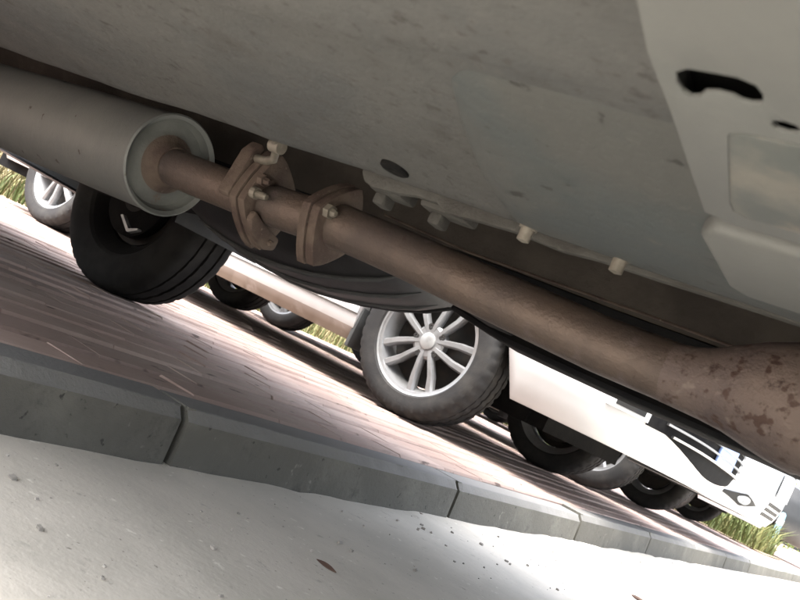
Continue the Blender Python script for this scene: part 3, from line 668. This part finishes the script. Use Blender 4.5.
def flange(x0, x1, ang, a, b, name='flange', m='flange_rust', cz=.309, cy=ex_y):
    """rounded rhombus plate square to the pipe; ang turns it about the pipe"""
    pts = []
    for k in range(36):
        t = 2*math.pi*k/36; c_, s_ = math.cos(t), math.sin(t)
        r_ = 1/((abs(c_)/a)**1.25+(abs(s_)/b)**1.25)**(1/1.25)
        y, z = r_*c_, r_*s_
        pts.append((cy+y*math.cos(ang)-z*math.sin(ang), cz+y*math.sin(ang)+z*math.cos(ang)))
    mb = MB(); mb.prism(pts, 'X', x0, x1); return mb.obj(name, m, V, bevel=.0015, seg=2)
flange(.252, .264, R(80), .056, .046); flange(.2655, .278, R(80), .054, .044)
flange(.140, .152, R(108), .062, .047, cz=.306); flange(.1545, .166, R(108), .060, .046, cz=.306)
def bolt(x0, y, z, L=.03, sg=1, m='zinc_dirty', r_=.0075):
    mb = MB(); mb.lathe([(0, 0), (0, r_), (sg*.008, r_), (sg*.008, r_*.62), (sg*L, r_*.58), (sg*L+sg*.002, r_*.4), (sg*L+sg*.002, 0)], (x0, y, z), 'X', 6 if L < .02 else 12); mb.obj('bolt', m, V, smooth=False)
bolt(.278, ex_y-.031, .318, .012, 1, r_=.0085); bolt(.278, ex_y+.03, .300, .012)
bolt(.166, ex_y-.034, .324, .014, 1, 'flange_rust'); bolt(.166, ex_y-.036, .306, .022, 1, r_=.0075); bolt(.166, ex_y+.015, .262, .014, 1, 'flange_rust')
# strap and bracket of the hanger
mb = MB(); mb.prism([(ex_y-.046, .292), (ex_y-.038, .288), (ex_y-.026, .345), (ex_y-.022, .362), (ex_y-.030, .366), (ex_y-.040, .350)], 'X', .118, .139); mb.obj('hanger_bracket', 'flange_rust', V, bevel=.003)
mb = MB(); mb.prism([(ex_y-.028, .288), (ex_y-.004, .279), (ex_y+.030, .272), (ex_y+.030, .256), (ex_y+.010, .250), (ex_y-.020, .262), (ex_y-.030, .276)], 'X', .1665, .178); mb.obj('lower_bracket', 'flange_rust', V, bevel=.004)
mb = MB(); mb.tube([(.140, ex_y-.030, .347), (.150, ex_y-.036, .346), (.166, ex_y-.040, .346), (.178, ex_y-.042, .350), (.184, ex_y-.050, .358), (.190, ex_y-.060, .364), (.198, ex_y-.075, .372)], .0052, 12); mb.obj('hanger_rod', 'zinc_dirty', V)
mb = MB(); mb.lathe([(-.008, 0), (-.008, .0085), (.008, .0085), (.008, 0)], (.190, ex_y-.058, .363), 'X', 16); mb.obj('rod_bush', 'zinc_dirty', V)
# brake line along the tunnel
mb = MB(); mb.tube([(.20, .93, .372), (.35, .92, .363), (.459, .90, .361), (.616, .90, .364), (.80, .91, .366), (1.2, .92, .37)], .0017, 8); mb.obj('brake_line', 'flange_rust', V)
# far chassis rail, far sill, crossmembers
SB = [(-1.75, .385), (-.30, .378), (-.19, .368), (-.04, .345), (.04, .334), (.14, .331), (.30, .328), (.70, .327), (1.6, .32)]
sxs = [-1.75, -1.4, -1.0, -.6, -.3, -.17, -.04, .05, .14, .18, .22, .26, .30, .4, .5, .6, .7, .9, 1.2, 1.55]
mb = MB(); mb.grid(len(sxs), 6, lambda i, j: (sxs[i], [1.69, 1.685, 1.70, 1.80, 1.845, 1.852][j], lerp_tab(SB, sxs[i])+[.09, .012, .002, 0, .004, .09][j]))
mb.obj('sill', 'underseal_dark', V)
mb = MB(); mb.prism([(-1.75, .37), (-.4, .345), (.5, .325), (1.6, .325), (1.6, .40), (-1.75, .44)], 'Y', 1.12, 1.20); mb.obj('chassis_rail', 'underseal_dark', V, bevel=.006)
for x in (-.75, .05, .95):
    mb = MB(); mb.prism([(1.0, .352), (1.68, .352), (1.68, .375), (1.0, .375)], 'X', x-.035, x+.035); mb.obj('floor_crossmember', 'underseal_dark', V, bevel=.006)
# fuel tank ahead of the rear wheel
tb = [(-.74, .36), (-.72, .302), (-.66, .278), (-.56, .262), (-.45, .2545), (-.36, .258), (-.27, .269), (-.17, .292), (-.10, .315), (-.05, .341), (-.04, .37)]
mb = MB()
tyz = [(1.62, .05), (1.612, .012), (1.58, 0), (1.50, .002), (1.41, .010), (1.30, .034), (1.22, .080)]
def tankp(i, j): return (tb[i][0]*(1-.03*max(0, j-3)), tyz[j][0], tb[i][1]+tyz[j][1])
mb.grid(len(tb), 7, tankp); mb.obj('fuel_tank', 'tank_grey', V, ang=60)
mb = MB(); mb.tube([Vector(tankp(i, 1))+Vector((0, 0, -.003)) for i in range(1, len(tb)-1)], .006, 8); mb.obj('tank_seam', 'tank_grey', V)
for q in (2, 3, 4):
    mb = MB(); mb.tube([Vector(tankp(i, q))+Vector((0, -.02, .001)) for i in range(2, len(tb)-1)], [.001]+[.0055]*(len(tb)-5)+[.001], 8); mb.obj('tank_rib', 'shield_grey', V)
# rear axle with springs, drums and wheels
mb = MB(); mb.tube([(-1.215, .22, .30), (-1.215, .75, .30), (-1.215, .95, .30), (-1.215, 1.15, .30), (-1.215, 1.70, .30)], [.035, .035, .10, .035, .035], 20); mb.obj('rear_axle', 'underseal_dark', V)
for y in (.42, 1.48):
    mb = MB()
    for q in range(4): mb.tube([(-1.215+t*(.62-.09*q), y, .265-.008*q+.06*t*t*(1-.2*q)+.02) for t in [-1+.125*k for k in range(17)]], .0, 4)
    mb = MB()
    for q in range(4):
        pts = [(-1.215+t*(.60-.10*q), .330-.010*q-.05*(1-t*t)*1+.02*q*0) for t in [-1+.125*k for k in range(17)]]
        mb.prism(pts+[(x, z+.007) for x, z in reversed(pts)], 'Y', y-.03, y+.03)
    mb.obj('leaf_spring', 'underseal_dark', V)
wsV = wheel_set(.300, .185, .185, 6, False, .2, tyre='tyre_black', rimm='underseal_dark')
for x, y, z, lf in ((-1.215, .25, .300, 0), (-1.215, 1.735, .300, 1), (1.33, .25, .215, 0), (1.33, 1.715, .215, 1)):
    o = put_wheel(wsV, V, (x, y, z), left=bool(lf))
    dm = MB(); dm.lathe([(-.02, 0), (-.02, .12), (.05, .125), (.055, .13), (.075, .13), (.08, .115), (.085, 0)], (0, 0, 0), 'Y', 40); dm.obj('brake_drum', 'underseal_dark', o)
mb = MB(); mb.prism([(-1.160, .222), (-1.152, .226), (-1.103, .196), (-1.066, .208), (-1.064, .203), (-1.100, .186), (-1.108, .188)], 'Y', 1.585, 1.600); mb.obj('brake_hose_clip', 'steel_dull', V)
# rear valance and body over the far rear corner
mb = MB(); mb.grid(24, 4, lambda i, j: (-2.38+.80*i/23, [1.70, 1.80, 1.855, 1.86][j], [.262, .250, .262, .42][j]-(.035*i/23))); mb.obj('rear_valance', 'black_plastic', V)
mb = MB(); mb.box((-2.1, .96, .37), (.55, 1.45, .02)); mb.obj('rear_floor', 'underseal_dark', V)

# ------------------------------------------------------------------ small loose things
def leaf(x, y, z, L, rz, label, m='dead_leaf', grp=None):
    mb = MB(); n = 7
    def f(i, j):
        t = i/(n-1); wd = math.sin(math.pi*min(.97, t*.97+.02))**.8*L*.22; s_ = (-1+j)*wd
        return ((t-.5)*L, s_, abs(s_)*.5+.25*L*(t-.5)**2+.001)
    mb.grid(n, 3, f); o = mb.obj('leaf', m, solid=.0006); o.location = (x, y, z); o.rotation_euler = (.1, .1, rz)
    return tag(o, label, 'leaf', grp)
leaf(.312, 1.007, -KH, .032, .4, 'small curled brown leaf lying on the open dusty road')
leaf(.40, 2.35, -KH, .07, .9, 'larger dark brown leaf on the road further along from the kerb foot')
leaf(.045, 1.72, -KH+.006, .022, 2., 'tiny dark brown leaf scrap against the foot of the kerb')
leaf(-2.6, 3.2, .003, .03, 1.2, 'small green leaf on the bricks between the van and the white saloon', 'leaf_green')
# pale post at the end of the bay
e = empty('bay_post', (-.62, 12.2, 0)); MB().lathe([(-.1, .04), (.50, .04), (.54, .036), (.56, .02), (.565, 0)], (0, 0, 0), 'Z', 24).obj('post', 'post_blue', e); MB().lathe([(.40, .0405), (.40, .043), (.47, .043), (.47, .0405)], (0, 0, 0), 'Z', 24).obj('reflective_band', 'plate_grey', e)
tag(e, 'pale blue post at the kerb between the planting bed and the dark car', 'post')
